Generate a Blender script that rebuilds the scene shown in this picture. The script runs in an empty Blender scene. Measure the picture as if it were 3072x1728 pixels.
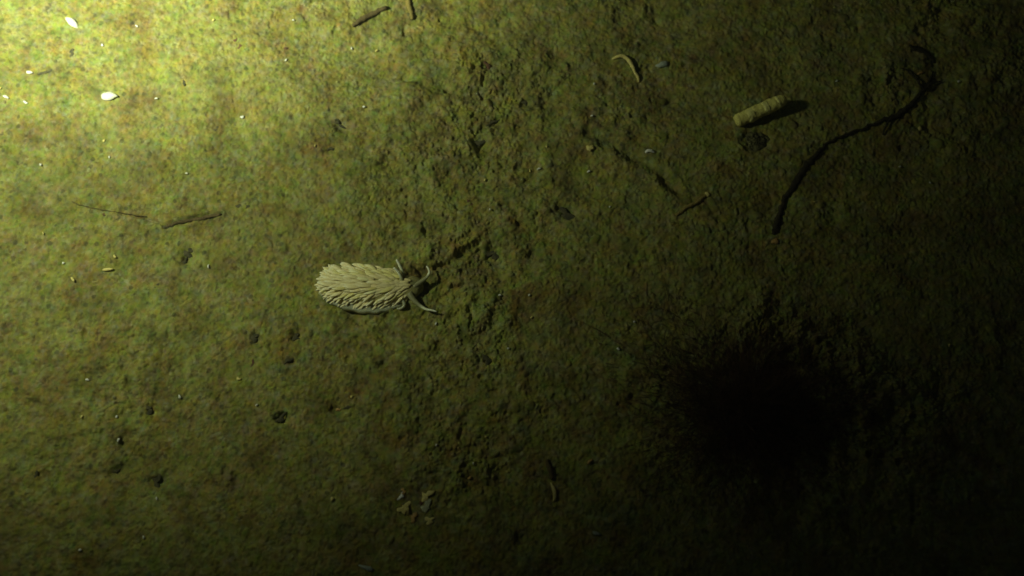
import bpy, math, random
import numpy as np
from mathutils import Vector, Matrix

scene = bpy.context.scene
C = scene.collection
rad = math.radians

# ------------------------------------------------------------------ camera
S = 0.00015                     # metres of sea floor per photo pixel at the middle of the frame
W, Hh = 3072.0, 1728.0
TILT = rad(16)
DIST = 0.517
HFOV = 2 * math.atan(0.5 * W * S / DIST)
cam_d = bpy.data.cameras.new('camera')
cam = bpy.data.objects.new('camera', cam_d)
C.objects.link(cam)
CAM = Vector((0, -DIST * math.sin(TILT), DIST * math.cos(TILT)))
cam.location = CAM
cam.rotation_euler = (TILT, 0, 0)
cam_d.sensor_width = 36
cam_d.angle = HFOV
cam_d.clip_start = 0.005
cam_d.clip_end = 100
cam_d.dof.use_dof = True
cam_d.dof.focus_distance = DIST
cam_d.dof.aperture_fstop = 4.5
scene.camera = cam
CR = Matrix.Rotation(TILT, 3, 'X')


def P(px, py, z=0.0):
    """point of the plane at height z (metres) seen at a photo pixel"""
    d = CR @ Vector(((px - W / 2) * S / DIST, -(py - Hh / 2) * S / DIST, -1))
    t = (z - CAM.z) / d.z
    return CAM + d * t


# ------------------------------------------------------------------ night: dim sky, one diver's torch
world = bpy.data.worlds.new('World')
scene.world = world
world.use_nodes = True
wn = world.node_tree.nodes
sky = wn.new('ShaderNodeTexSky')
sky.sky_type = 'NISHITA'
sky.sun_disc = False
sky.sun_elevation = rad(1)
sky.sun_rotation = rad(120)
wn['Background'].inputs['Strength'].default_value = 0.02
world.node_tree.links.new(sky.outputs[0], wn['Background'].inputs['Color'])

TORCH = Vector((-1965 * S, 337 * S, 1899 * S))


def torch(name, aim, half, energy):
    """the diver's torch: its wide spill and the hot core of its beam leave the same lamp head"""
    d = bpy.data.lights.new(name, 'SPOT')
    o = bpy.data.objects.new(name, d)
    C.objects.link(o)
    o.location = TORCH
    o.rotation_euler = (Vector((aim[0] * S, aim[1] * S, 0)) - TORCH).to_track_quat('-Z', 'Y').to_euler()
    d.energy = energy
    d.color = (0.90, 1.0, 0.68)
    d.spot_size = 2 * half
    d.spot_blend = 1.0
    d.shadow_soft_size = 0.016


torch('torch_spill_light', (-1674, 1337), 1.17, 5.0)
torch('torch_beam_light', (-1148, 1579), 0.57, 12.3)

vs = scene.view_settings
vs.view_transform = 'Standard'
vs.look = 'None'
vs.exposure = 0
vs.gamma = 1
scene.cycles.filter_width = 1.5
scene.cycles.max_bounces = 6

# ------------------------------------------------------------------ helpers
rng = np.random.default_rng(7)
random.seed(5)


def new_mat(name):
    m = bpy.data.materials.new(name)
    m.use_nodes = True
    nt = m.node_tree
    return m, nt, nt.nodes['Principled BSDF']


def node(nt, kind, **kw):
    n = nt.nodes.new(kind)
    for k, v in kw.items():
        setattr(n, k, v)
    return n


def ramp(nt, stops, interp='LINEAR'):
    r = nt.nodes.new('ShaderNodeValToRGB')
    r.color_ramp.interpolation = interp
    e = r.color_ramp.elements
    while len(e) < len(stops):
        e.new(0.5)
    for el, (p, c) in zip(e, stops):
        el.position = p
        el.color = (*c, 1) if len(c) == 3 else c
    return r


def mixc(nt, fac, a, b, mode='MIX'):
    n = nt.nodes.new('ShaderNodeMix')
    n.data_type = 'RGBA'
    n.blend_type = mode
    for sock, v in ((n.inputs[0], fac), (n.inputs[6], a), (n.inputs[7], b)):
        if hasattr(v, 'links') or isinstance(v, bpy.types.NodeSocket):
            nt.links.new(v, sock)
        elif isinstance(v, tuple):
            sock.default_value = (*v, 1)
        else:
            sock.default_value = v
    return n.outputs[2]


def mottled(name, c1, c2, scale, rough=0.8, sss=0.0, spec=0.25, bump=0.0, bscale=None, rand=0.0):
    """plain material with two colours mixed by noise"""
    m, nt, b = new_mat(name)
    tc = node(nt, 'ShaderNodeTexCoord')
    nz = node(nt, 'ShaderNodeTexNoise')
    nz.inputs['Scale'].default_value = scale
    nz.inputs['Detail'].default_value = 4
    nt.links.new(tc.outputs['Object'], nz.inputs['Vector'])
    r = ramp(nt, [(0.35, c1), (0.65, c2)])
    nt.links.new(nz.outputs['Fac'], r.inputs['Fac'])
    col = r.outputs['Color']
    if rand:
        oi = node(nt, 'ShaderNodeObjectInfo')
        hs = node(nt, 'ShaderNodeHueSaturation')
        mr = node(nt, 'ShaderNodeMapRange')
        mr.inputs[3].default_value = 1 - rand
        mr.inputs[4].default_value = 1 + rand
        nt.links.new(oi.outputs['Random'], mr.inputs[0])
        nt.links.new(mr.outputs[0], hs.inputs['Value'])
        nt.links.new(col, hs.inputs['Color'])
        col = hs.outputs['Color']
    nt.links.new(col, b.inputs['Base Color'])
    b.inputs['Roughness'].default_value = rough
    b.inputs['Specular IOR Level'].default_value = spec
    if sss:
        b.inputs['Subsurface Weight'].default_value = sss
        b.inputs['Subsurface Radius'].default_value = (1, 0.8, 0.4)
        b.inputs['Subsurface Scale'].default_value = 0.0012
    if bump:
        n2 = node(nt, 'ShaderNodeTexNoise')
        n2.inputs['Scale'].default_value = bscale or scale * 4
        nt.links.new(tc.outputs['Object'], n2.inputs['Vector'])
        bp = node(nt, 'ShaderNodeBump')
        bp.inputs['Strength'].default_value = bump
        bp.inputs['Distance'].default_value = 0.0006
        nt.links.new(n2.outputs['Fac'], bp.inputs['Height'])
        nt.links.new(bp.outputs['Normal'], b.inputs['Normal'])
    return m


# ------------------------------------------------------------------ sea floor
CELL = 0.00031
corners = [P(0, 0), P(W, 0), P(0, Hh), P(W, Hh)]
X0 = min(c.x for c in corners) - 0.035
X1 = max(c.x for c in corners) + 0.035
Y0 = min(c.y for c in corners) - 0.03
Y1 = max(c.y for c in corners) + 0.03
NX = int((X1 - X0) / CELL)
NY = int((Y1 - Y0) / CELL)


def axis(a0, n):
    core = a0 + np.arange(n) * CELL
    steps = CELL * 1.16 ** np.arange(1, 72)
    out = np.cumsum(steps)
    out = out[out < 9]
    return np.concatenate([core[0] - out[::-1], core, core[-1] + out]), len(out)


xs, PADX = axis(X0, NX)
ys, PADY = axis(Y0, NY)
GX, GY = np.meshgrid(xs, ys)


def vnoise(period, seed, gx=GX, gy=GY):
    """smooth value noise, -1..1, feature size = period metres"""
    lat = np.random.default_rng(seed).uniform(-1, 1, (256, 256))
    u, v = gx / period + 1000.37, gy / period + 1000.71
    i, j = np.floor(u).astype(int), np.floor(v).astype(int)
    fu, fv = u - i, v - j
    fu = fu * fu * (3 - 2 * fu)
    fv = fv * fv * (3 - 2 * fv)
    a = lat[j % 256, i % 256]; b = lat[j % 256, (i + 1) % 256]
    c = lat[(j + 1) % 256, i % 256]; d = lat[(j + 1) % 256, (i + 1) % 256]
    return (a * (1 - fu) + b * fu) * (1 - fv) + (c * (1 - fu) + d * fu) * fv


Z = 0.0022 * vnoise(0.11, 1) + 0.0012 * vnoise(0.047, 2) + 0.0011 * vnoise(0.021, 3)
rough = np.clip(0.55 + 0.9 * vnoise(0.075, 7) + 0.5 * vnoise(0.031, 8), 0.15, 1.6)      # smooth silt here, crumbly there
rough *= np.clip(1.05 + (GX + 0.03) * 2.2 - GY * 1.4, 0.5, 1.5)
Z += rough * 0.0011 * (1 - np.abs(vnoise(0.0125, 4)) * 2)
Z += rough * 0.0013 * vnoise(0.0060, 5) + rough * 0.0007 * vnoise(0.0034, 9)
far = np.hypot(GX, GY)
Z += np.clip(far - 0.6, 0, None) * 0.05 * (0.5 + vnoise(1.3, 6))

DI = slice(PADY, PADY + NY)
DJ = slice(PADX, PADX + NX)


def local(px0, py0, px1, py1, m=60):
    """dense-grid window round a photo box, with coordinates in photo pixels of the plane z=0"""
    a, b = P(px0 - m, py1 + m), P(px1 + m, py0 - m)
    xa = min(a.x, P(px0 - m, py0 - m).x); xb = max(b.x, P(px1 + m, py1 + m).x)
    j0, j1 = np.searchsorted(xs, [xa, xb]); i0, i1 = np.searchsorted(ys, [a.y, b.y])
    return slice(i0, i1), slice(j0, j1)


def groove(pts, width, depth, lip=0.0):
    """furrow (or ridge, depth < 0) along a polyline of photo pixels"""
    w = width * S
    si, sj = local(min(p[0] for p in pts), min(p[1] for p in pts), max(p[0] for p in pts), max(p[1] for p in pts), width * 4)
    x, y = GX[si, sj], GY[si, sj]
    q = [P(*p) for p in pts]
    x = x + 0.0008 * vnoise(0.004, 31, x, y)
    y = y + 0.0008 * vnoise(0.004, 32, x, y)
    d = np.full(x.shape, 9.0)
    for a, b in zip(q, q[1:]):
        ab = Vector((b.x - a.x, b.y - a.y)); L = ab.length_squared
        t = np.clip(((x - a.x) * ab.x + (y - a.y) * ab.y) / L, 0, 1)
        d = np.minimum(d, np.hypot(x - a.x - t * ab.x, y - a.y - t * ab.y))
    k = np.exp(-(d / w) ** 2)
    Z[si, sj] -= depth * k * (0.75 + 0.5 * vnoise(0.007, 33, x, y))
    if lip:
        Z[si, sj] += lip * np.exp(-((d - 1.9 * w) / (0.8 * w)) ** 2)


def dent(px, py, rx, ry, depth, sharp=2.0, rim=0.0, rot=0.0, seed=0):
    """hollow (depth > 0) or mound (depth < 0)"""
    m = max(rx, ry) * 3.4
    si, sj = local(px - m, py - m, px + m, py + m, 0)
    x, y = GX[si, sj], GY[si, sj]
    c = P(px, py)
    ux, uy = x - c.x, y - c.y
    ca, sa = math.cos(rot), math.sin(rot)
    u = (ux * ca + uy * sa) / (rx * S); v = (-ux * sa + uy * ca) / (ry * S)
    r = np.hypot(u, v) * (1 + 0.22 * vnoise(max(rx, ry) * S * 0.55, 40 + seed, x, y))
    Z[si, sj] -= depth * np.exp(-np.minimum(r, 3) ** (2 * sharp) * 0.9)
    if rim:
        Z[si, sj] += rim * np.exp(-((r - 1.15) / 0.3) ** 2)


# the large dark hollow on the right, mounds, pits and tracks that the photo shows
dent(1225, 285, 70, 50, -0.0035, 1.6, 0, 0.5, 2)
dent(1405, 195, 60, 70, -0.0030, 1.6, 0, 0.2, 3)
dent(2269, 424, 42, 40, 0.0025, 1.6, 0.0008, 0, 4)
groove([(1765, 400), (1840, 434), (1905, 470), (1990, 530), (2030, 575)], 17, 0.0030, 0.0004)
groove([(1945, 350), (2015, 300)], 10, 0.0022)
groove([(231, 614), (349, 637), (437, 652), (500, 680)], 5, 0.0011)
groove([(500, 678), (560, 664), (615, 652), (660, 645)], 9, 0.0018, 0.0005)
groove([(1250, 950), (1300, 985), (1383, 1049)], 20, 0.0016)
groove([(1302, 790), (1340, 765), (1385, 742), (1432, 716)], 12, -0.0018)
groove([(1312, 806), (1350, 782), (1395, 758), (1442, 730)], 9, 0.0016)

groove([(1435, 395), (1490, 360)], 9, 0.0028)
groove([(1205, 232), (1262, 243), (1300, 268)], 9, 0.0024)
for k, (px, py, r, d) in enumerate(((566, 757, 20, 3), (555, 782, 13, 2), (1699, 640, 24, 3.4), (1479, 763, 24, 2.4), (1443, 429, 22, 3),
                     (990, 447, 13, 2.2), (888, 1008, 15, 2.6), (763, 1016, 13, 2.2), (1461, 1079, 17, 3), (447, 1228, 14, 2.6),
                     (471, 1443, 18, 3), (349, 1411, 13, 2.2), (841, 1252, 11, 2), (1573, 307, 14, 2.4), (1461, 195, 18, 2.8),
                     (1017, 373, 16, 2.6), (874, 1085, 11, 2), (1060, 940, 24, 3), (1560, 1620, 16, 2), (110, 1210, 12, 2.2),
                     (240, 1180, 12, 1.6), (1400, 1085, 14, 2.2), (1600, 760, 16, 2.2), (1150, 1090, 15, 2.2), (1300, 1180, 13, 2),
                     (1000, 1225, 14, 2), (700, 1440, 12, 2), (845, 1255, 16, 2.2), (1270, 835, 38, 2.2), (1310, 870, 32, 1.8), (1240, 815, 18, 2))):
    dent(px, py, r * random.uniform(0.8, 1.7), r, d * 0.0010, 1.1, 0, random.uniform(0, 3), 5 + k)

# silt pellets and grains: caps of random size heaped over the whole dense part
gd = np.zeros((NY, NX))
dx, dy = GX[DI, DJ], GY[DI, DJ]
clump = vnoise(0.0075, 21, dx, dy) * 0.6 + vnoise(0.0031, 22, dx, dy) * 0.5


def heap(n, rmin, rmax, asp, jit, seed):
    g = np.random.default_rng(seed)
    cx = g.uniform(4, NX - 5, n); cy = g.uniform(4, NY - 5, n)
    r = rmin + (rmax - rmin) * g.uniform(0, 1, n) ** 2
    ex = g.uniform(0.75, 1.33, n); th = g.uniform(0, math.pi, n)
    lift = g.uniform(-jit, jit, n)
    keep = g.uniform(-0.55, 1, n) < 0.62 + clump[cy.astype(int), cx.astype(int)]
    cx, cy, r, ex, th, lift = (a[keep] for a in (cx, cy, r, ex, th, lift))
    R = int(rmax * 1.35 / CELL) + 1
    ix, iy = np.round(cx).astype(int), np.round(cy).astype(int)
    c, s = np.cos(th), np.sin(th)
    for oy in range(-R, R + 1):
        for ox in range(-R, R + 1):
            jx, jy = ix + ox, iy + oy
            ok = (jx >= 0) & (jx < NX) & (jy >= 0) & (jy < NY)
            u0, v0 = (jx - cx) * CELL, (jy - cy) * CELL
            u = (u0 * c + v0 * s) / ex; v = (-u0 * s + v0 * c) * ex
            q = 1 - (u * u + v * v) / (r * r)
            ok &= q > 0
            np.maximum.at(gd, (jy[ok], jx[ok]), (np.sqrt(q[ok]) * r[ok] * asp + lift[ok]))


heap(190000, 0.00045, 0.00085, 0.80, 0.0004, 51)
heap(20000, 0.0008, 0.0014, 0.75, 0.0005, 52)
heap(2400, 0.0012, 0.0024, 0.48, 0.0005, 53)
gd *= np.clip(rough[DI, DJ], 0.55, 1.6)
holes = np.clip(vnoise(0.0042, 23, dx, dy) + 0.5 * vnoise(0.0019, 24, dx, dy) - 0.62, 0, 1)
gd -= 0.0032 * holes * np.clip(rough[DI, DJ], 0.3, 1.5)
# soften by a fraction of a cell, fade to the coarse surroundings
for _ in range(1):
    gd = (gd * 2 + np.roll(gd, 1, 0) + np.roll(gd, -1, 0) + np.roll(gd, 1, 1) + np.roll(gd, -1, 1)) / 6
ed = np.minimum.reduce([np.arange(NX)[None, :] + 0 * gd, NX - 1 - np.arange(NX)[None, :] + 0 * gd,
                        np.arange(NY)[:, None] + 0 * gd, NY - 1 - np.arange(NY)[:, None] + 0 * gd])
gd = gd * np.clip(ed / 30, 0, 1) + 0.0004 * (1 - np.clip(ed / 30, 0, 1))
Z += 0.0004
Z[DI, DJ] += gd - 0.0004


def ground(x, y):
    i = min(max(np.searchsorted(ys, y), 1), len(ys) - 1)
    j = min(max(np.searchsorted(xs, x), 1), len(xs) - 1)
    return float(Z[i - 1:i + 1, j - 1:j + 1].mean())


def ground_top(x, y, r):
    """top of the silt within r metres"""
    i0, i1 = np.searchsorted(ys, [y - r, y + r]); j0, j1 = np.searchsorted(xs, [x - r, x + r])
    return float(np.percentile(Z[i0:i1 + 1, j0:j1 + 1], 75))


ny, nx = Z.shape
me = bpy.data.meshes.new('seabed')
co = np.stack([GX, GY, Z], -1).reshape(-1).astype(np.float32)
me.vertices.add(nx * ny)
me.vertices.foreach_set('co', co)
idx = np.arange(nx * ny).reshape(ny, nx)
quads = np.stack([idx[:-1, :-1], idx[:-1, 1:], idx[1:, 1:], idx[1:, :-1]], -1).reshape(-1).astype(np.int32)
nf = len(quads) // 4
me.loops.add(nf * 4)
me.loops.foreach_set('vertex_index', quads)
me.polygons.add(nf)
me.polygons.foreach_set('loop_start', np.arange(0, nf * 4, 4, dtype=np.int32))
me.polygons.foreach_set('use_smooth', np.ones(nf, bool))
me.update(calc_edges=True)
seabed = bpy.data.objects.new('seabed', me)
C.objects.link(seabed)
seabed['kind'] = 'structure'
seabed['label'] = 'olive brown silty sea floor of loose grains'


def silt_material():
    m, nt, b = new_mat('silt')
    tc = node(nt, 'ShaderNodeTexCoord')
    o = tc.outputs['Object']

    def noise(scale, detail=2):
        n = node(nt, 'ShaderNodeTexNoise')
        n.inputs['Scale'].default_value = scale
        n.inputs['Detail'].default_value = detail
        nt.links.new(o, n.inputs['Vector'])
        return n
    # every grain its own tint
    wob = noise(900, 1)
    add = node(nt, 'ShaderNodeVectorMath', operation='MULTIPLY_ADD')
    nt.links.new(wob.outputs['Color'], add.inputs[0])
    add.inputs[1].default_value = (0.0010, 0.0010, 0.0010)
    nt.links.new(o, add.inputs[2])
    vor = node(nt, 'ShaderNodeTexVoronoi')
    vor.inputs['Scale'].default_value = 640
    nt.links.new(add.outputs[0], vor.inputs['Vector'])
    sep = node(nt, 'ShaderNodeSeparateColor')
    nt.links.new(vor.outputs['Color'], sep.inputs[0])
    grain = ramp(nt, [(0.0, (0.08, 0.07, 0.030)), (0.08, (0.18, 0.145, 0.050)), (0.24, (0.275, 0.235, 0.062)), (0.45, (0.290, 0.275, 0.054)),
                      (0.62, (0.215, 0.268, 0.055)), (0.74, (0.335, 0.245, 0.066)), (0.86, (0.240, 0.235, 0.125)), (1.0, (0.40, 0.385, 0.16))])
    nt.links.new(sep.outputs[0], grain.inputs['Fac'])
    # larger tint patches: greener, browner
    n1 = noise(95, 3)
    t1 = ramp(nt, [(0.30, (0.94, 1.02, 0.93)), (0.5, (1, 1, 1)), (0.70, (1.06, 0.96, 0.98))])
    nt.links.new(n1.outputs['Fac'], t1.inputs['Fac'])
    gr = mixc(nt, 0.5, grain.outputs['Color'], (0.262, 0.246, 0.068))
    c = mixc(nt, 1.0, gr, t1.outputs['Color'], 'MULTIPLY')
    n2 = noise(310, 2)
    t2 = ramp(nt, [(0.28, (0.58, 0.86, 0.92)), (0.45, (1, 1, 1)), (0.55, (1, 1, 1)), (0.74, (1.22, 0.93, 0.84))])
    nt.links.new(n2.outputs['Fac'], t2.inputs['Fac'])
    c = mixc(nt, 0.45, c, t2.outputs['Color'], 'MULTIPLY')
    # thin pale film of fine silt in broad patches
    n3 = noise(17, 4)
    t3 = ramp(nt, [(0.48, (0, 0, 0)), (0.70, (0.40, 0.40, 0.40))])
    nt.links.new(n3.outputs['Fac'], t3.inputs['Fac'])
    c = mixc(nt, t3.outputs['Color'], c, (0.30, 0.29, 0.085))
    # brown stains of decayed matter, uneven in size
    n5 = noise(48, 5)
    t5 = ramp(nt, [(0.50, (1, 1, 1)), (0.66, (0.80, 0.70, 0.74)), (0.78, (0.52, 0.44, 0.48))])
    nt.links.new(n5.outputs['Fac'], t5.inputs['Fac'])
    c = mixc(nt, 0.9, c, t5.outputs['Color'], 'MULTIPLY')
    n6 = noise(170, 4)
    t6 = ramp(nt, [(0.30, (0.74, 0.86, 0.80)), (0.47, (1, 1, 1)), (0.60, (1, 1, 1)), (0.74, (0.66, 0.58, 0.62))])
    nt.links.new(n6.outputs['Fac'], t6.inputs['Fac'])
    c = mixc(nt, 0.9, c, t6.outputs['Color'], 'MULTIPLY')
    # many-hued flocs: every few millimetres a different cast
    for scl, kk in ((75, (0.24, 0.20, 0.7)), (200, (0.36, 0.30, 1.3)), (430, (0.26, 0.22, 0.9))):
        nc = noise(scl, 2)
        ma = node(nt, 'ShaderNodeVectorMath', operation='MULTIPLY_ADD')
        nt.links.new(nc.outputs['Color'], ma.inputs[0])
        ma.inputs[1].default_value = kk
        ma.inputs[2].default_value = tuple(1 - 0.5 * q for q in kk)
        c = mixc(nt, 1.0, c, ma.outputs[0], 'MULTIPLY')
    # darker and paler patches a centimetre or so wide
    n7 = noise(62, 4)
    t7 = ramp(nt, [(0.30, (1.16, 1.16, 1.16)), (0.5, (1, 1, 1)), (0.70, (0.74, 0.73, 0.76))])
    nt.links.new(n7.outputs['Fac'], t7.inputs['Fac'])
    c = mixc(nt, 1.0, c, t7.outputs['Color'], 'MULTIPLY')
    n8 = noise(270, 3)
    t8 = ramp(nt, [(0.28, (1.18, 1.18, 1.18)), (0.48, (1, 1, 1)), (0.72, (0.66, 0.66, 0.70))])
    nt.links.new(n8.outputs['Fac'], t8.inputs['Fac'])
    c = mixc(nt, 1.0, c, t8.outputs['Color'], 'MULTIPLY')
    # single dark crumbs of detritus
    v2 = node(nt, 'ShaderNodeTexVoronoi')
    v2.inputs['Scale'].default_value = 240
    nt.links.new(add.outputs[0], v2.inputs['Vector'])
    s2 = node(nt, 'ShaderNodeSeparateColor')
    nt.links.new(v2.outputs['Color'], s2.inputs[0])
    lt = node(nt, 'ShaderNodeMath', operation='LESS_THAN')
    nt.links.new(s2.outputs[1], lt.inputs[0]); lt.inputs[1].default_value = 0.18
    ds = node(nt, 'ShaderNodeMath', operation='LESS_THAN')
    nt.links.new(v2.outputs['Distance'], ds.inputs[0]); ds.inputs[1].default_value = 0.27
    mm = node(nt, 'ShaderNodeMath', operation='MULTIPLY')
    nt.links.new(lt.outputs[0], mm.inputs[0]); nt.links.new(ds.outputs[0], mm.inputs[1])
    m3 = node(nt, 'ShaderNodeMath', operation='MULTIPLY')
    nt.links.new(mm.outputs[0], m3.inputs[0]); m3.inputs[1].default_value = 0.52
    c = mixc(nt, m3.outputs[0], c, (0.045, 0.045, 0.028))
    nt.links.new(c, b.inputs['Base Color'])
    b.inputs['Roughness'].default_value = 0.95
    b.inputs['Specular IOR Level'].default_value = 0.12
    n4 = noise(2300, 2)
    bp = node(nt, 'ShaderNodeBump')
    bp.inputs['Strength'].default_value = 0.4
    bp.inputs['Distance'].default_value = 0.0002
    nt.links.new(n4.outputs['Fac'], bp.inputs['Height'])
    nt.links.new(bp.outputs['Normal'], b.inputs['Normal'])
    return m


me.materials.append(silt_material())

# ------------------------------------------------------------------ mesh builders for what lies on it


def link(name, verts, faces, mat, parent=None, loc=(0, 0, 0), smooth=True):
    m = bpy.data.meshes.new(name)
    m.from_pydata([tuple(v) for v in verts], [], faces)
    m.polygons.foreach_set('use_smooth', [smooth] * len(m.polygons))
    m.materials.append(mat)
    m.update()
    o = bpy.data.objects.new(name, m)
    C.objects.link(o)
    o.location = loc
    o.parent = parent
    return o


def tag(o, label, cat, group=None, kind=None):
    o['label'] = label
    o['category'] = cat
    if group:
        o['group'] = group
    if kind:
        o['kind'] = kind
    return o


def smooth_path(pts, n):
    """Catmull-Rom through rows of numbers"""
    p = np.array(pts, float)
    p = np.vstack([2 * p[0] - p[1], p, 2 * p[-1] - p[-2]])
    out = []
    m = len(p) - 3
    for k in range(n):
        t = k / (n - 1) * m
        i = min(int(t), m - 1)
        t -= i
        a, b, c, d = p[i:i + 4]
        out.append(0.5 * (2 * b + (c - a) * t + (2 * a - 5 * b + 4 * c - d) * t * t + (3 * b - a - 3 * c + d) * t ** 3))
    return np.array(out)


def sweep(path, ra, rb=None, sides=8, up=(0, 0, 1), jitter=0.0, twist=0.0, seed=1):
    """closed tube: path (n,3), half widths ra across and rb along 'up'"""
    g = np.random.default_rng(seed)
    path = np.asarray(path, float)
    n = len(path)
    ra = np.broadcast_to(np.asarray(ra, float), (n,))
    rb = ra if rb is None else np.broadcast_to(np.asarray(rb, float), (n,))
    tan = np.gradient(path, axis=0)
    tan /= np.linalg.norm(tan, axis=1)[:, None] + 1e-12
    V, F = [], []
    for k in range(n):
        side = np.cross(tan[k], np.asarray(up, float))
        side /= np.linalg.norm(side) + 1e-12
        u = np.cross(side, tan[k])
        for s in range(sides):
            a = 2 * math.pi * s / sides + twist * k
            f = 1 + jitter * g.uniform(-1, 1)
            V.append(path[k] + f * (side * math.cos(a) * ra[k] + u * math.sin(a) * rb[k]))
    for k in range(n - 1):
        for s in range(sides):
            a, b = k * sides + s, k * sides + (s + 1) % sides
            F.append((a, b, b + sides, a + sides))
    V.append(path[0]); V.append(path[-1])
    a, b = len(V) - 2, len(V) - 1
    for s in range(sides):
        F.append((a, (s + 1) % sides, s))
        F.append((b, (n - 1) * sides + s, (n - 1) * sides + (s + 1) % sides))
    return V, F


def flake_mesh(outline, thick, dome, rings=4, rough=0.06, seed=0):
    """thin curved chip: outline polygon (local metres), domed, with a real thickness"""
    g = np.random.default_rng(seed)
    ol = np.array(outline, float)
    n = len(ol)
    size = np.abs(ol).max()
    V, F = [], []
    for side in (1, -1):
        for r in range(1, rings + 1):
            f = r / rings
            for k in range(n):
                z = dome * (1 - f * f) + side * thick * 0.5 * (1 if r < rings else 0.35) + g.normal() * rough * thick
                V.append((ol[k, 0] * f, ol[k, 1] * f, z))
        V.append((0, 0, dome + side * thick * 0.5))
    per = rings * n + 1
    for si in (0, 1):
        b = si * per
        for k in range(n):
            k2 = (k + 1) % n
            t = (b + per - 1, b + k, b + k2)
            F.append(t if si == 0 else t[::-1])
            for r in range(rings - 1):
                q = (b + r * n + k, b + (r + 1) * n + k, b + (r + 1) * n + k2, b + r * n + k2)
                F.append(q if si == 0 else q[::-1])
    for k in range(n):
        k2 = (k + 1) % n
        a, b = (rings - 1) * n + k, (rings - 1) * n + k2
        F.append((a, a + per, b + per, b))
    return V, F


def chip_outline(lx, ly, seed, n=14, pointy=0.0, ragged=0.12):
    g = np.random.default_rng(seed)
    ph = g.uniform(0, 6.28, 3)
    out = []
    for k in range(n):
        a = 2 * math.pi * k / n
        r = 1 + ragged * (math.sin(2 * a + ph[0]) + math.sin(3 * a + ph[1]) * 0.8 + math.sin(5 * a + ph[2]) * 0.5) + g.uniform(-1, 1) * ragged * 0.5
        x, y = math.cos(a) * r, math.sin(a) * r
        y *= 1 - pointy * max(0, x)
        out.append((x * lx * S, y * ly * S))
    return out


def chip(name, px, py, lx, ly, ang, mat, label, cat, group=None, thick=4, dome=3, pointy=0.0, ragged=0.12, tilt=(0, 0), lift=0.0, seed=None):
    """flat fragment lying on the silt; lx, ly half sizes in photo pixels, ang anticlockwise in the picture"""
    seed = int(px * 7 + py * 13) if seed is None else seed
    n = 10 if lx < 12 else 18
    V, F = flake_mesh(chip_outline(lx, ly, seed, n, pointy, ragged), thick * S, dome * S, 3 if lx < 12 else 5, seed=seed)
    p = P(px, py)
    z = ground_top(p.x, p.y, max(lx, ly, 6) * S) + (thick * 0.3 + lift) * S
    p = P(px, py, z)
    o = link(name, V, F, mat, None, p)
    o.rotation_euler = (Matrix.Rotation(rad(ang), 3, 'Z') @ Matrix.Rotation(rad(tilt[0]), 3, 'X') @ Matrix.Rotation(rad(tilt[1]), 3, 'Y')).to_euler()
    return tag(o, label, cat, group)


def strand(name, pts, r, mat, label, cat, group=None, n=40, sides=8, flat=1.0, wob=0.0, jitter=0.1, lift=0.6, seed=3, parent=None, base=None):
    """stem lying on the silt: pts are (px, py, extra height in px); r a number or a list of half widths in px"""
    pp = smooth_path([(p[0], p[1], p[2] if len(p) > 2 else 0) for p in pts], n)
    g = np.random.default_rng(seed)
    rr = np.interp(np.linspace(0, 1, n), np.linspace(0, 1, len(r)), r) if hasattr(r, '__len__') else np.full(n, float(r))
    out = []
    zz = []
    for k in range(n):
        q = P(pp[k, 0], pp[k, 1])
        zz.append(ground_top(q.x, q.y, 8 * S))
    zz = np.convolve(np.pad(zz, 3, 'edge'), np.ones(7) / 7, 'valid')
    for k in range(n):
        q = P(pp[k, 0] + wob * g.normal(), pp[k, 1] + wob * g.normal(), zz[k] + (pp[k, 2] + rr[k] * flat * lift) * S)
        out.append(q)
    b = Vector(out[0]) if base is None else Vector(base)
    V, F = sweep([np.array(q - b) for q in out], rr * S, rr * S * flat, sides, jitter=jitter, seed=seed)
    o = link(name, V, F, mat, parent, b if parent is None else (0, 0, 0))
    if parent is None:
        tag(o, label, cat, group)
    return o


# ------------------------------------------------------------------ materials of the things
M_shell = mottled('white_shell', (0.86, 0.84, 0.74), (0.74, 0.72, 0.60), 420, 0.45, 0.2, 0.5, 0.2)
M_shell_y = mottled('yellow_shell', (0.78, 0.66, 0.20), (0.58, 0.48, 0.17), 500, 0.55, 0.1, 0.4, 0.3)
M_shell_g = mottled('grey_shell', (0.42, 0.46, 0.36), (0.28, 0.32, 0.26), 500, 0.55, 0, 0.4, 0.3)
M_shell_f = mottled('pale_flake', (0.46, 0.46, 0.26), (0.30, 0.31, 0.18), 500, 0.55, 0, 0.4, 0.3)
M_shell_o = mottled('orange_shell', (0.60, 0.36, 0.10), (0.42, 0.26, 0.09), 500, 0.55, 0, 0.4, 0.3)
M_twig = mottled('brown_stem', (0.15, 0.11, 0.045), (0.085, 0.062, 0.028), 500, 0.9, 0, 0.2, 0.5)
M_straw = mottled('straw_stem', (0.34, 0.25, 0.07), (0.25, 0.20, 0.06), 400, 0.85, 0, 0.2, 0.5)
M_weed = mottled('dark_weed', (0.050, 0.040, 0.020), (0.028, 0.022, 0.013), 600, 0.8, 0, 0.2, 0.4)
M_dark = mottled('dark_detritus', (0.115, 0.10, 0.048), (0.058, 0.056, 0.032), 600, 0.9, 0, 0.2, 0.5)
M_red = mottled('red_brown_detritus', (0.16, 0.075, 0.045), (0.09, 0.05, 0.03), 600, 0.9, 0, 0.2, 0.5)
M_clump = mottled('clump', (0.17, 0.16, 0.065), (0.075, 0.068, 0.034), 420, 0.95, 0, 0.15, 0.6)
M_tube = mottled('pale_tube', (0.88, 0.80, 0.22), (0.60, 0.53, 0.15), 420, 0.8, 0.1, 0.3, 0.5)
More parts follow.
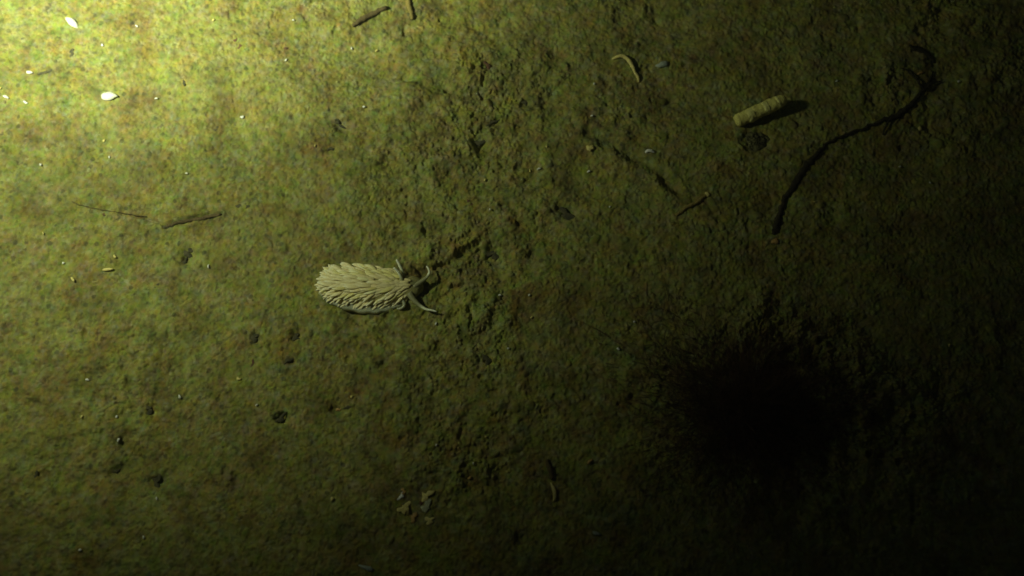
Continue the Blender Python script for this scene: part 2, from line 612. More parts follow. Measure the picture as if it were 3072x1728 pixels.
M_ring = mottled('tube_ring', (0.90, 0.84, 0.30), (0.66, 0.60, 0.20), 500, 0.8, 0.1, 0.3, 0.4)

SEA = ground(P(2290, 1235).x, P(2290, 1235).y)

# ------------------------------------------------------------------ the sea slug
SP = P(1110, 866)
SZ = ground_top(SP.x, SP.y, 0.012)
slug = bpy.data.objects.new('sea_slug', None)
C.objects.link(slug)
slug.location = (SP.x, SP.y, SZ)
tag(slug, 'cream yellow sea slug covered in leaf-like cerata crawling over the silt', 'sea slug')


def L(px, py, z):
    """point of the slug: photo pixel of a point z photo-pixels above the slug's foot, in the slug's own frame"""
    q = P(px, py, SZ + z * S)
    return np.array((q.x - SP.x, q.y - SP.y, z * S))


def LG(px, py, z):
    """as L, but px, py name the point of the ground straight below"""
    q = P(px, py, SZ)
    return np.array((q.x - SP.x, q.y - SP.y, z * S))


def flesh(name, c1, c2, scale, sss, rough=0.4, along=None, rand=0.0, sscale=0.0010):
    m, nt, b = new_mat(name)
    tc = node(nt, 'ShaderNodeTexCoord')
    nz = node(nt, 'ShaderNodeTexNoise')
    nz.inputs['Scale'].default_value = scale
    nt.links.new(tc.outputs['Object'], nz.inputs['Vector'])
    r = ramp(nt, [(0.3, c1), (0.7, c2)])
    nt.links.new(nz.outputs['Fac'], r.inputs['Fac'])
    col = r.outputs['Color']
    if rand:
        oi = node(nt, 'ShaderNodeObjectInfo')
        mr = ramp(nt, [(0, (0.74, 0.70, 0.55)), (0.25, (0.95, 0.95, 0.85)), (0.5, (1, 1, 1)), (0.75, (0.92, 0.98, 1.35)), (0.9, (1.0, 0.86, 1.05)), (1, (1.06, 1.05, 1.5))])
        nt.links.new(oi.outputs['Random'], mr.inputs['Fac'])
        col = mixc(nt, 1.0, col, mr.outputs['Color'], 'MULTIPLY')
    if along:
        at = node(nt, 'ShaderNodeAttribute', attribute_name='along')
        r2 = ramp(nt, along)
        nt.links.new(at.outputs['Fac'], r2.inputs['Fac'])
        col = mixc(nt, r2.outputs['Alpha'], col, r2.outputs['Color'])
    nt.links.new(col, b.inputs['Base Color'])
    b.inputs['Roughness'].default_value = rough
    b.inputs['Specular IOR Level'].default_value = 0.3
    b.inputs['Subsurface Weight'].default_value = sss
    b.inputs['Subsurface Radius'].default_value = (1, 0.75, 0.4)
    b.inputs['Subsurface Scale'].default_value = sscale
    return m


M_body = flesh('slug_body', (0.32, 0.29, 0.11), (0.20, 0.20, 0.085), 260, 0.75, 0.4, sscale=0.003)
M_foot = flesh('slug_foot', (0.50, 0.50, 0.33), (0.36, 0.37, 0.23), 300, 0.75, sscale=0.002)
M_ceras = flesh('slug_ceras', (0.95, 0.86, 0.34), (0.86, 0.75, 0.26), 900, 0.15, 0.5,
                [(0.0, (0.55, 0.46, 0.19, 0.9)), (0.35, (0.68, 0.58, 0.25, 0.25)), (0.75, (0.86, 0.80, 0.46, 0.35)), (1.0, (0.92, 0.90, 0.66, 0.9))], 0.18, sscale=0.0012)
M_tent = flesh('slug_tentacle', (0.42, 0.40, 0.20), (0.34, 0.33, 0.16), 300, 0.12, 0.4,
               [(0.0, (0.14, 0.13, 0.06, 0.5)), (0.40, (0.30, 0.30, 0.16, 0.6)), (0.55, (0.86, 0.88, 0.58, 1)), (0.86, (0.92, 0.93, 0.66, 1)), (1.0, (0.96, 0.86, 0.78, 1))])
M_rhino = flesh('slug_rhinophore', (0.40, 0.40, 0.18), (0.34, 0.34, 0.15), 300, 0.12, 0.4,
                [(0.0, (0.25, 0.22, 0.09, 0.6)), (0.4, (0.84, 0.86, 0.55, 1)), (1.0, (0.94, 0.92, 0.74, 1))])

# the back under the cerata is cream, the head and neck olive brown
nt = M_body.node_tree
bs = nt.nodes['Principled BSDF']
old = bs.inputs['Base Color'].links[0].from_socket
tcb = node(nt, 'ShaderNodeTexCoord'); sx = node(nt, 'ShaderNodeSeparateXYZ'); mrb = node(nt, 'ShaderNodeMapRange')
nt.links.new(tcb.outputs['Object'], sx.inputs[0]); nt.links.new(sx.outputs['X'], mrb.inputs[0])
mrb.inputs[1].default_value = 0.0105; mrb.inputs[2].default_value = 0.0200
nt.links.new(mixc(nt, mrb.outputs[0], (0.62, 0.52, 0.20), old), bs.inputs['Base Color'])

# body: one continuous surface lofted from tail to snout (ground-level centre line, half width, height)
ST = smooth_path([(968, 849, 18, 5), (984, 853, 38, 13), (1020, 860, 52, 27), (1075, 864, 58, 35), (1130, 867, 58, 36), (1175, 867, 52, 33),
                  (1208, 864, 45, 29), (1236, 862, 42, 27), (1256, 861, 34, 22), (1266, 862, 20, 13), (1271, 862, 5, 5)], 44)
prof = [(0.0, 0.02), (-0.6, 0.02), (-1.0, 0.10), (-1.03, 0.30), (-0.92, 0.58), (-0.68, 0.84), (-0.36, 0.96), (0, 1.0)]
prof = prof + [(-a, b) for a, b in prof[-2:0:-1]]
spine = np.array([LG(s[0], s[1], 0) for s in ST])
tg = np.gradient(spine, axis=0)
tg /= np.linalg.norm(tg, axis=1)[:, None]
nrm = np.stack([-tg[:, 1], tg[:, 0], 0 * tg[:, 0]], -1)          # towards the slug's left (up in the picture)
V, F = [], []
npf = len(prof)
for k in range(len(ST)):
    for a, b in prof:
        V.append(spine[k] + nrm[k] * (-a) * ST[k, 2] * S * 0.8 + np.array((0, 0, b * ST[k, 3] * S)))
for k in range(len(ST) - 1):
    for s in range(npf):
        a, b = k * npf + s, k * npf + (s + 1) % npf
        F.append((a, a + npf, b + npf, b))
F.append(tuple(range(npf)))
F.append(tuple(range((len(ST) - 1) * npf, len(ST) * npf))[::-1])
link('body', V, F, M_body, slug)

# foot: thin pale wavy margin round the body
V, F = [], []
FW = smooth_path([(953, 848, 8), (972, 853, 36), (1015, 865, 56), (1080, 877, 64), (1130, 881, 63), (1170, 880, 55), (1190, 880, 47), (1203, 877, 36), (1214, 874, 12)], 40)
fs = np.array([LG(s[0], s[1], 0) for s in FW])
for k in range(40):
    w1 = FW[k, 2] * (1 + 0.03 * math.sin(k * 1.7)); w2 = FW[k, 2] * (1 + 0.03 * math.sin(k * 1.3 + 2))
    t = np.gradient(fs, axis=0)[k]; t /= np.linalg.norm(t)
    nn = np.array((-t[1], t[0], 0))
    lift = 1.0 + 1.0 * math.sin(k * 0.9)
    for a, z in ((-1, lift), (-0.86, 4.5), (0, 8), (0.86, 4.5), (1, lift), (0.8, -1), (0, -2), (-0.8, -1)):
        V.append(fs[k] + nn * a * (w1 if a < 0 else w2) * S + np.array((0, 0, z * S)))
for k in range(39):
    for s in range(8):
        a, b = k * 8 + s, k * 8 + (s + 1) % 8
        F.append((a, a + 8, b + 8, b))
F.append(tuple(range(8))); F.append(tuple(range(39 * 8, 40 * 8))[::-1])
link('foot', V, F, M_foot, slug)


def along_attr(o, n, sides):
    at = o.data.attributes.new('along', 'FLOAT', 'POINT')
    vals = np.repeat(np.linspace(0, 1, n), sides)
    at.data.foreach_set('value', np.concatenate([vals, [0, 1]]))


def horn(name, pts, radii, mat, n=22, sides=10):
    pp = smooth_path([L(*p) for p in pts], n)
    rr = np.interp(np.linspace(0, 1, n), np.linspace(0, 1, len(radii)), radii)
    rr[-1] *= 0.35
    V, F = sweep(pp, rr * S, None, sides, seed=4)
    o = link(name, V, F, mat, slug)
    along_attr(o, n, sides)
    return o


horn('oral_tentacle', [(1240, 862, 18), (1262, 846, 20), (1280, 832, 24), (1288, 818, 28), (1285, 806, 31), (1279, 798, 33)], [9, 7, 5.0, 3.9, 3.1, 2.0], M_tent)
horn('oral_tentacle', [(1228, 880, 18), (1240, 898, 20), (1257, 914, 22), (1277, 927, 25), (1296, 931, 27), (1311, 935, 28)], [11, 8.5, 5.6, 4.0, 3.2, 2.0], M_tent)
horn('rhinophore', [(1211, 830, 24), (1206, 811, 36), (1198, 794, 46), (1189, 778, 54)], [6.5, 5, 4.2, 3.0], M_rhino)
horn('rhinophore', [(1208, 844, 26), (1201, 826, 40), (1192, 813, 50), (1181, 802, 58)], [6, 4.8, 4.0, 2.8], M_rhino)
horn('foot_corner', [(1200, 896, 10), (1211, 906, 10), (1212, 918, 9), (1200, 926, 7), (1190, 925, 6)], [6, 5, 4.5, 4, 2.5], M_foot)


def ceras_mesh(base, back, length, width, th, rise, droop, seed):
    """leaf-like finger from 'base': th = swing out from the tailward direction, rise/droop shape its arch"""
    n, sides = 11, 8
    d = back * math.cos(th) + np.array((-back[1], back[0], 0)) * math.sin(th)
    t = np.linspace(0, 1, n)
    path = np.array([base + d * length * S * q + np.array((0, 0, (rise * q - droop * q * q) * length * S)) for q in t])
    sw = np.sin(seed * 1.7) * 0.10
    path += np.outer(sw * np.sin(t * 3.0) * length * S, np.array((-d[1], d[0], 0)))
    prof_w = np.array([0.55, 0.72, 0.86, 0.96, 1.0, 1.0, 0.97, 0.88, 0.74, 0.52, 0.16])
    V, F = sweep(path, prof_w * width * S, prof_w * width * (0.36 if width > 4.8 else 0.5) * S, sides, seed=abs(seed))
    return V, F, n, sides


items = []
g = np.random.default_rng(12)
NS = 26
for i in range(NS):
    t = i / (NS - 1)
    k = 3.6 + t * 25.7                                         # station along the body, tail to just behind the head
    k0 = int(k); f = k - k0
    c = spine[k0] * (1 - f) + spine[k0 + 1] * f
    w = ST[k0, 2] * (1 - f) + ST[k0 + 1, 2] * f
    h = ST[k0, 3] * (1 - f) + ST[k0 + 1, 3] * f
    tt = tg[k0]
    nn = nrm[k0]
    for v in (-0.99, -0.86, -0.72, -0.57, -0.42, -0.26, -0.10, 0.08, 0.25, 0.41, 0.57, 0.72, 0.86, 0.97):
        vv = v + g.uniform(-0.05, 0.05)
        a = abs(vv)
        z = h * (1 - (0.66 if vv > 0 else 0.76) * a ** 2.3) + (2.5 if vv > -0.3 else 0)
        b = c + nn * vv * (0.94 if vv > 0 else 0.57) * w * S + np.array((0, 0, z * S)) + tt * g.uniform(-6, 6) * S
        ln = (42 + 15 * math.sin(3.1 * t)) * g.uniform(0.85, 1.15) * (1.05 - (0.25 if vv > 0 else 0.30) * a)
        if t < 0.2:
            ln *= 0.62 + 1.9 * t
        wd = g.uniform(4.4, 6.4) if vv > -0.3 else g.uniform(4.2, 5.6) * (0.88 + 0.12 * math.sin(3.1 * t))
        th = -vv * rad(52 if vv < 0 else 24) * (1.25 if t < 0.2 else 1) + g.normal() * (0.06 if vv > -0.3 else 0.12)
        rise = 0.20 - 0.05 * a + g.uniform(-0.06, 0.06)
        droop = 0.19 + 0.10 * a
        if t > 0.9 and vv > 0.35:
            continue
        if abs(t - 0.60) < 0.05 and 0.1 < vv < 0.45:
            continue                                          # the bare dark patch over the heart
        vis = z + 0.25 * ln * rise - (18 if a < 0.1 else 0) + (16 if a > 0.5 else 0) + g.uniform(0, 6) + (8 if t < .15 else 0)
        items.append((vis, b, -tt, ln, wd, th, rise, droop, i * 16 + int(v * 10)))
items.sort(key=lambda q: -q[0])
restV, restF, restA = [], [], []
for q, (vis, b, bk, ln, wd, th, rise, droop, sd) in enumerate(items):
    V, F, n, sides = ceras_mesh(b, bk, ln, wd, th, rise, droop, sd)
    if q < 100:
        o = link('ceras', V, F, M_ceras, slug)
        along_attr(o, n, sides)
    else:
        off = len(restV)
        restV += list(V)
        restF += [tuple(i + off for i in f) for f in F]
        restA += list(np.repeat(np.linspace(0, 1, n), sides)) + [0, 1]
o = link('cerata_fringe', restV, restF, M_ceras, slug)
at = o.data.attributes.new('along', 'FLOAT', 'POINT')
at.data.foreach_set('value', restA)
o['kind'] = 'stuff'

# ------------------------------------------------------------------ pale ringed tube, upper right
p = P(2206, 367)
tz = ground_top(p.x, p.y, 0.003)
tube = bpy.data.objects.new('ringed_tube', None)
C.objects.link(tube)
tube.location = (p.x, p.y, tz)
tag(tube, 'pale yellow ringed tube casting a dark shadow beside a dark weed strand', 'tube')
ax = np.array([P(px, py, tz + z * S) - Vector((p.x, p.y, tz)) for px, py, z in ((2206, 365, 16), (2240, 350, 22), (2283, 330, 27), (2325, 311, 33), (2357, 296, 38))])
axs = smooth_path(ax, 33)
rr = np.array([21.5 + 0.7 * math.sin(k * 0.55 + 1) for k in range(33)]) * np.interp(np.linspace(0, 1, 33), [0, 0.06, 0.6, 0.92, 1], [0.70, 0.98, 1, 0.88, 0.50])
V, F = sweep(axs, rr * S, rr * S * 0.9, 18, jitter=0.10, seed=8)
link('shaft', V, F, M_tube, tube)
for a, b, e in ((8, 13, 1.02), (17, 21, 1.03), (25, 28, 1.02)):
    seg = axs[a:b] + np.array((g.normal() * 0.6, g.normal() * 0.6, -0.8)) * S
    V, F = sweep(smooth_path(seg, 6), rr[a:b].mean() * e * S * np.array([0.94, 1, 1.03, 1.03, 1, 0.94]), None, 18, jitter=0.09, seed=a)
    link('ring', V, F, M_ring, tube)

# ------------------------------------------------------------------ dark forked weed at the far right
weed = bpy.data.objects.new('weed_strand', None)
C.objects.link(weed)
wb = P(2320, 705)
wz = ground(wb.x, wb.y)
weed.location = (wb.x, wb.y, wz)
tag(weed, 'long curved dark weed strand with a forked upper end', 'seaweed')
WB = (wb.x, wb.y, wz)
strand('main_stem', [(2320, 705, 0), (2332, 665, 2), (2353, 604, 2), (2391, 541, 1), (2443, 471, 1), (2485, 430, 1), (2569, 391, 3), (2672, 353, 4), (2728, 318, 3), (2775, 265, 2)],
       [8, 10, 7, 8, 10, 6, 4, 5, 9, 8, 5], M_weed, '', '', n=80, flat=0.6, parent=weed, base=WB, wob=1.8, jitter=0.4, lift=0.05)
strand('branch', [(2768, 272, 6), (2795, 250, 8), (2826, 243, 6)], [5, 4, 2], M_weed, '', '', n=16, flat=0.6, parent=weed, base=WB, wob=1, jitter=0.2)
strand('branch', [(2770, 268, 6), (2752, 240, 10), (2722, 212, 8), (2704, 204, 5)], [4, 4, 3, 2], M_weed, '', '', n=18, flat=0.6, parent=weed, base=WB, wob=1, jitter=0.2)
strand('branch', [(2775, 262, 2), (2792, 236, 3), (2800, 214, 2)], [4, 4, 2], M_weed, '', '', n=14, flat=0.6, parent=weed, base=WB, wob=1, jitter=0.3)
strand('weed_scrap', [(2728, 138, 1), (2752, 146, 2), (2782, 162, 2), (2808, 190, 1)], [4, 9, 8, 3], M_weed, 'short dark weed scrap lying above the forked end of the long strand', 'seaweed', n=20, flat=0.4, wob=1.5, jitter=0.4, lift=0.1)
strand('branch', [(2672, 352, 6), (2655, 385, 6), (2648, 405, 3)], [3, 3, 2], M_weed, '', '', n=12, flat=0.6, parent=weed, base=WB, wob=0.6, jitter=0.2)

# dark mottled clump under the tube: lumps of one mass
g2 = np.random.default_rng(3)
cp = P(2269, 424)
V, F = [], []
nr, na = 12, 34
for r in range(1, nr + 1):
    for a in range(na):
        f = r / nr
        th = 2 * math.pi * a / na
        R = 42 * (1 + 0.14 * math.sin(3 * th + 1) + 0.08 * math.sin(7 * th)) * f
        V.append((math.cos(th) * R * S, math.sin(th) * R * S, (9 * (1 - f ** 2.4) + g2.normal() * 3.4 * (1 - f ** 6) - 5) * S))
V.append((0, 0, 4 * S))
for r in range(nr - 1):
    for a in range(na):
        b = (a + 1) % na
        F.append((r * na + a, (r + 1) * na + a, (r + 1) * na + b, r * na + b))
for a in range(na):
    F.append((len(V) - 1, a, (a + 1) % na))
n0 = len(V)
V += [(v[0], v[1], -9 * S) for v in V[(nr - 1) * na:nr * na]]
for a in range(na):
    b = (a + 1) % na
    F.append(((nr - 1) * na + a, n0 + a, n0 + b, (nr - 1) * na + b))
F.append(tuple(range(n0 + na - 1, n0 - 1, -1)))
tag(link('silt_clump', V, F, M_clump, None, (cp.x, cp.y, ground_top(cp.x, cp.y, 0.005) + 0.0004)), 'dark round mottled clump just below the pale ringed tube', 'clump')

# ------------------------------------------------------------------ dark red algae tuft, lower right
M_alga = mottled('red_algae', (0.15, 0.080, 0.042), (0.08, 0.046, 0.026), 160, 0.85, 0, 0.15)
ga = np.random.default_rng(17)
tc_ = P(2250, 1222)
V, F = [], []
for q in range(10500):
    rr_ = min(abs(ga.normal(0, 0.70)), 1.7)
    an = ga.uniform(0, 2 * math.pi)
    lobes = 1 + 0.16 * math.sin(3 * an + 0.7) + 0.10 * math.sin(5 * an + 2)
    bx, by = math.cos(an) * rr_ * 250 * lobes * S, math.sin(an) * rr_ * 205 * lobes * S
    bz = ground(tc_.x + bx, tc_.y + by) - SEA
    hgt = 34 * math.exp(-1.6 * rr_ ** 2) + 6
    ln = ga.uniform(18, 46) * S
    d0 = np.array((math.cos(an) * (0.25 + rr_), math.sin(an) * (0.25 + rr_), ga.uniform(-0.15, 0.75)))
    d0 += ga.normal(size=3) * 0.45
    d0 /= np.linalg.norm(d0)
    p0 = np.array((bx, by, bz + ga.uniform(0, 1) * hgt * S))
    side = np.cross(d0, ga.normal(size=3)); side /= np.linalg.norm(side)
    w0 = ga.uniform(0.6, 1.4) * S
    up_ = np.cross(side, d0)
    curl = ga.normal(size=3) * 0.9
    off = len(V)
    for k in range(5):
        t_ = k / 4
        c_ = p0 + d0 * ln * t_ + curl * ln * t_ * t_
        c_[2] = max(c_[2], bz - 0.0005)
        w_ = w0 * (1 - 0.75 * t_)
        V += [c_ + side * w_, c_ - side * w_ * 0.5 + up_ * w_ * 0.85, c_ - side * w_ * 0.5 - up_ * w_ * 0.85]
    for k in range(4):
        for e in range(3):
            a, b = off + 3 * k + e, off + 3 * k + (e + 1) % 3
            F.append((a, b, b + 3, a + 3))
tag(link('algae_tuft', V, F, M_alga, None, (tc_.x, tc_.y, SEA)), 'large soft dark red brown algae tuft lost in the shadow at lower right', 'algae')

# ------------------------------------------------------------------ stems and twigs
strand('twig', [(1055, 80), (1085, 58), (1118, 42), (1160, 22)], [5, 9, 9, 6], M_twig, 'short dark brown twig near the top edge above bright silt', 'twig', n=24, wob=0.8, jitter=0.2)
strand('twig', [(497, 682), (530, 669), (575, 660), (618, 653), (662, 642)], [4, 5, 5, 6, 3], M_twig, 'dark brown twig lying along the crack in the left silt', 'twig', n=26, wob=1.0, jitter=0.3, lift=0.1)
strand('straw', [(1226, -8), (1227, 15), (1233, 38), (1238, 58)], [9, 8, 7, 4], M_straw, 'orange yellow straw cut off by the top edge', 'straw', n=20, wob=0.6, jitter=0.15)
strand('twig', [(2026, 648), (2060, 622), (2095, 604), (2122, 582)], [5, 6, 6, 4], M_straw, 'thin pale brown twig between the furrow and the weed strand', 'twig', n=24, wob=0.8, jitter=0.2, lift=0.4)
strand('thread', [(215, 606), (270, 622), (349, 636), (400, 645), (440, 650)], 1.1, M_twig, 'long hair-thin brown thread lying across the left silt', 'thread', n=40, wob=0.8, lift=1.0)
strand('curled_worm_tube', [(1836, 178, 0), (1850, 171, 2), (1868, 168, 5), (1886, 181, 6), (1899, 203, 6), (1905, 218, 5), (1914, 232, 4), (1916, 247, 0)], [3, 5, 6, 7, 6, 4, 5.5, 3], M_shell_y,
       'pale hook-shaped worm tube curled on the silt near the top', 'worm tube', n=34, jitter=0.12)
strand('shell_sliver', [(1652, 1448, 0), (1662, 1468, 4), (1664, 1490, 4), (1659, 1506, 0)], [2, 6, 5, 1.5], M_shell_y, 'thin upright crescent shell sliver in the dark lower middle', 'shell sliver', n=18, flat=0.5, jitter=0.05)
strand('shell_sliver', [(1936, 458, 1), (1943, 452, 4), (1953, 452, 4), (1964, 458, 1)], [3, 5.5, 5, 2], M_shell, 'small white crescent shell sliver beside the furrow', 'shell sliver', n=14, flat=0.6, jitter=0.05)
strand('twig', [(1640, 1380), (1652, 1410), (1655, 1438)], [5, 8, 6], M_twig, 'stubby brown twig touching the upright crescent sliver', 'twig', n=16, wob=0.8, jitter=0.2)

# ------------------------------------------------------------------ shell fragments
A, B = 'shell fragment', 'shell fragments'
chip('shell_fragment', 217, 68, 25, 12, -38, M_shell, 'brightest white teardrop shell fragment near the top left corner', A, None, 4, 6, 0.35, 0.08, (8, 6), 3)
chip('shell_fragment', 327, 288, 27, 15, -6, M_shell, 'large cream half-oval shell fragment in the upper left', A, None, 4, 6, 0.45, 0.08, (0, -6), 3)
chip('shell_fragment', 88, 217, 10, 6, -10, M_shell, 'small white shell fragment left of a dark flake, below the brightest fragment', A, None, 3, 2, 0, 0.15, (10, 0), 3)
chip('shell_fragment', 17, 290, 10, 5, -20, M_shell, 'small white shell fragment at the left edge', A, None, 3, 2, 0, 0.15, (10, 0), 2)
chip('shell_fragment', 76, 307, 9, 4, -25, M_shell, 'thin white shell splinter right of the left edge fragment', A, None, 3, 1, 0, 0.15, (10, 0), 2)
chip('shell_fragment', 323, 808, 17, 4.5, 8, M_shell_y, 'narrow yellow shell splinter lying level in the left middle', A, None, 4, 1, 0, 0.06, (10, 0), 4)
chip('shell_fragment', 218, 838, 9, 4.5, -48, M_shell_y, 'short yellow shell chip below and left of the narrow splinter', A, None, 4, 1, 0, 0.1, (10, 0), 4)
chip('shell_fragment', 1988, 193, 19, 11, 10, M_shell_g, 'pale greenish oval shell fragment right of the curled worm tube', A, None, 4, 6, 0.1, 0.15, (0, 0), 3)
chip('shell_fragment', 1770, 444, 12, 10, -40, M_shell_y, 'dull yellow square shell chip left of the furrow', A, None, 4, 2, 0, 0.2, (0, 0), 2)
chip('shell_fragment', 2122, 583, 9, 8, 20, M_shell_y, 'small round yellow green chip at the end of a thin twig', A, None, 4, 2, 0, 0.15, (0, 0), 2)
chip('shell_fragment', 2761, 219, 10, 5, 25, M_shell_o, 'tiny yellow chip caught in the fork of the dark weed', A, None, 3, 2, 0, 0.2, (0, 0), 2)
chip('shell_fragment', 2325, 724, 14, 7, 15, M_shell_o, 'dull yellow chip at the lower end of the dark weed', A, None, 3, 2, 0, 0.2, (0, 0), 2)
chip('shell_fragment', 2760, 385, 7, 8, 20, M_shell_y, 'small yellow chip right of the dark weed bend', A, None, 4, 2, 0.3, 0.2, (0, 0), 2)
chip('shell_fragment', 2272, 1109, 7, 15, 5, M_shell_g, 'faint grey chip on the rim of the dark algae tuft', A, None, 4, 2, 0, 0.2, (0, 0), 2)
chip('shell_fragment', 1770, 1384, 9, 5, 35, M_shell_o, 'faint orange chip in the dark left of the algae tuft', A, None, 4, 2, 0, 0.2, (0, 0), 2)
chip('shell_fragment', 1409, 1434, 8, 4, 30, M_shell_o, 'small orange chip between the flake cluster and upright crescent', A, None, 4, 2, 0, 0.2, (0, 0), 2)
chip('shell_fragment', 1100, 1704, 20, 7, -12, M_shell_g, 'pale grey shell fragment near the bottom edge', A, None, 4, 4, 0, 0.2, (0, 0), 2)
chip('shell_fragment', 1789, 1600, 12, 5, -5, M_shell_g, 'faint grey splinter in the dark near the bottom edge', A, None, 4, 2, 0, 0.2, (0, 0), 2)
G = 'broken shell flakes in the lower cluster'
chip('shell_flake', 1203, 1489, 7, 12, -12, M_shell, 'white narrow flake at the upper left of the flake cluster', 'shell flake', G, 3, 1.2, 0, 0.38, (0, -12), -1)
chip('shell_flake', 1211, 1474, 8, 10, -30, M_shell_o, 'orange brown flake at the top left of the flake cluster', 'shell flake', G, 3, 1.2, 0, 0.38, (0, 0), -2)
chip('shell_flake', 1212, 1524, 17, 13, 20, M_shell_y, 'broad yellow green flake on the left of the flake cluster', 'shell flake', G, 3, 1.2, 0, 0.38, (0, 8), 0)
chip('shell_flake', 1222, 1528, 5, 15, 4, M_shell_y, 'narrow upright yellow flake overlapping the broad cluster flake', 'shell flake', G, 3, 1.2, 0, 0.38, (0, 12), 5)
chip('shell_flake', 1241, 1552, 10, 13, 20, M_shell_o, 'orange yellow flake at the bottom of the flake cluster', 'shell flake', G, 3, 1.2, 0, 0.38, (0, 0), 0)
chip('shell_flake', 1280, 1487, 13, 16, -35, M_shell_y, 'tan flake at the top right of the flake cluster', 'shell flake', G, 3, 1.2, 0, 0.38, (6, -8), 0)
chip('shell_flake', 1278, 1519, 14, 16, 10, M_shell_f, 'grey green flake on the right of the flake cluster', 'shell flake', G, 3, 1.2, 0, 0.38, (0, -8), 0)
chip('shell_flake', 1287, 1561, 17, 9, 10, M_shell_y, 'ragged yellow flake at the lower right of the flake cluster', 'shell flake', G, 3, 1.2, 0, 0.38, (0, 0), -2)
chip('shell_flake', 1262, 1508, 7, 9, 50, M_red, 'small red brown flake in the middle of the flake cluster', 'shell flake', G, 3, 1.2, 0, 0.38, (0, 0), -3)

# ------------------------------------------------------------------ dark bits of detritus
D = 'detritus'
for px, py, lx, ly, a, m, lab in (
        (146, 215, 19, 9, 18, M_dark, 'dark grey triangular flake right of a small white fragment'),
        (217, 161, 16, 9, 55, M_dark, 'grey flake between the two largest white shell fragments'),
        (550, 245, 12, 8, -45, M_dark, 'dark hooked flake in the bright upper left silt'),
        (727, 140, 13, 11, 20, M_red, 'red brown round flake right of the bright silt'),
        (708, 120, 9, 8, 60, M_red, 'smaller red brown flake touching the round one'),
        (649, 388, 11, 9, 10, M_dark, 'dark green crumb below the bright upper left silt'),
        (855, 143, 11, 10, 30, M_red, 'red brown crumb near the short dark twig'),
        (727, 621, 20, 14, -25, M_dark, 'dark grey kite-shaped flake at the end of a crack'),
        (500, 681, 11, 7, 10, M_dark, 'dark crumb at the left end of the crack'),
        (566, 757, 19, 14, 0, M_dark, 'dark brown lump in a small pit below the crack'),
        (555, 784, 8, 11, -15, M_dark, 'greenish dark crumb under the brown lump'),
        (307, 646, 13, 5, 15, M_red, 'red brown oval chip on the long thin thread'),
        (473, 855, 8, 12, -30, M_dark, 'dark green flake in the left middle silt'),
        (1017, 372, 18, 8, -30, M_dark, 'dark crossed flake in the upper middle silt'),
        (1010, 358, 7, 12, 10, M_dark, 'dark upright chip crossing the upper middle flake'),
        (989, 447, 11, 9, 0, M_dark, 'dark crumb below the crossed flake'),
        (1461, 195, 10, 18, 25, M_red, 'dark red oval flake in the upper middle'),
        (1483, 366, 20, 7, 28, M_dark, 'slender dark flake above the middle'),
        (1436, 430, 18, 14, 30, M_dark, 'broad dark flake below the slender one'),
        (1573, 307, 12, 12, 0, M_dark, 'dark round crumb left of the curled worm tube'),
        (1699, 642, 26, 20, -40, M_dark, 'dark angular flake between slug and furrow'),
        (1413, 614, 12, 9, 0, M_red, 'dark red crumb well above and right of the slug'),
        (1479, 763, 20, 14, 35, M_dark, 'dark flake at the end of the low silt ridge'),
        (1461, 1079, 14, 18, 0, M_dark, 'dark flake right of and below the slug tentacle'),
        (888, 1010, 13, 12, 0, M_dark, 'dark round flake below the tail of the slug'),
        (763, 1014, 17, 9, 5, M_dark, 'dark level flake left of the round one'),
        (865, 1082, 15, 8, 50, M_dark, 'dark olive slanted chip below the slug'),
        (760, 1090, 9, 12, -20, M_red, 'purple brown crumb below the level flake'),
        (840, 1256, 22, 7, 32, M_dark, 'slender dark slanted flake in the lower left'),
        (447, 1228, 12, 14, -30, M_dark, 'dark flake above a pale speck in the lower left'),
        (471, 1446, 14, 19, 20, M_dark, 'largest dark flake in the lower left'),
        (350, 1411, 13, 9, 0, M_dark, 'dark round flake left of the largest lower flake'),
        (107, 1427, 9, 12, 20, M_dark, 'dark flake near the left edge low down'),
        (1048, 1222, 16, 5, 30, M_dark, 'slim dark splinter with an orange end below the slug'),
        (1020, 1228, 9, 7, 20, M_shell_o, 'orange chip at the end of the slim dark splinter')):
    chip('detritus_flake', px, py, lx, ly, a, m, lab, D, 'dark bits of detritus on the silt', 4, 2, 0.2 if lx > 12 else 0, 0.46, (random.uniform(-8, 8), random.uniform(-8, 8)), -5)

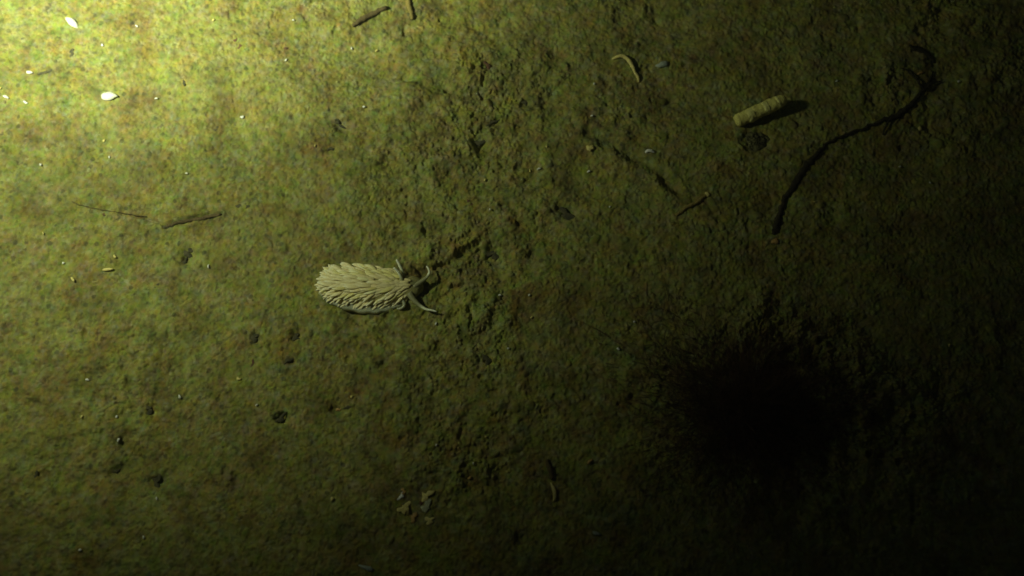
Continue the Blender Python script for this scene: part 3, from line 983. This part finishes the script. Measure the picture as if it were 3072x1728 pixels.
# ------------------------------------------------------------------ pale specks of shell grit
specks = [(469, 295, 5), (727, 351, 6), (312, 422, 6), (410, 78, 5), (307, 135, 5), (2, 264, 4), (190, 789, 5), (625, 799, 6), (344, 769, 6), (328, 471, 5),
          (122, 494, 5), (716, 1136, 6.5), (262, 1139, 6), (539, 1190, 5.5), (996, 1497, 6), (1854, 1046, 5), (1617, 506, 6.5), (1590, 512, 4.5), (1766, 514, 5.5),
          (1776, 347, 4.5), (1455, 540, 4.5), (1783, 251, 4), (1470, 628, 3.5), (2758, 253, 4), (2510, 243, 5), (2876, 244, 5), (2443, 605, 4), (1500, 885, 4),
          (1588, 885, 4), (1595, 952, 4.5), (1308, 971, 5), (1525, 1045, 4), (1055, 1190, 5), (355, 1320, 5.5), (350, 1250, 5), (245, 1250, 5), (470, 1495, 5), (1092, 320, 5),
          (1130, 152, 5), (1055, 145, 4.5), (858, 180, 4.5), (945, 437, 4.5), (431, 1612, 4.5), (240, 1650, 5), (1457, 1310, 4.5), (1309, 1335, 4), (1420, 1390, 3.5), (1521, 1415, 4),
          (1903, 965, 4), (1855, 1047, 4), (2848, 1035, 5), (2700, 500, 4), (2790, 548, 3.5), (1640, 440, 3.5), (1830, 620, 3.5), (770, 1215, 4), (130, 700, 4.5), (560, 520, 4.5), (880, 60, 4.5), (640, 60, 4.5)]
for k, (px, py, r) in enumerate(specks):
    chip('grit_speck', px, py, r, r * random.uniform(0.55, 0.9), random.uniform(0, 180), (M_shell, M_shell, M_shell_y)[k % 3],
         'tiny pale speck of shell grit lying loose on the silt', 'speck', 'pale specks of shell grit', 4, 1, 0, 0.2, (random.uniform(-15, 15), random.uniform(-15, 15)), 2.5)

# ------------------------------------------------------------------ slightly murky water that the torch lights
hz = bpy.data.materials.new('murky_water')
hz.use_nodes = True
nt = hz.node_tree
nt.nodes.clear()
out = nt.nodes.new('ShaderNodeOutputMaterial')
vol = nt.nodes.new('ShaderNodeVolumePrincipled')
vol.inputs['Color'].default_value = (0.85, 0.95, 0.92, 1)
vol.inputs['Density'].default_value = 0.34
vol.inputs['Anisotropy'].default_value = 0.3
nt.links.new(vol.outputs[0], out.inputs['Volume'])
zl = float(Z.min()) - 1.0
bx = [(x, y, z) for z in (zl, 0.75) for x, y in ((-11, -11), (11, -11), (11, 11), (-11, 11))]
haze = link('haze', bx, [(3, 2, 1, 0), (4, 5, 6, 7), (0, 1, 5, 4), (1, 2, 6, 5), (2, 3, 7, 6), (3, 0, 4, 7)], hz, None, (0, 0, 0), False)
haze['kind'] = 'stuff'
haze['label'] = 'slightly murky green water lit by the torch'
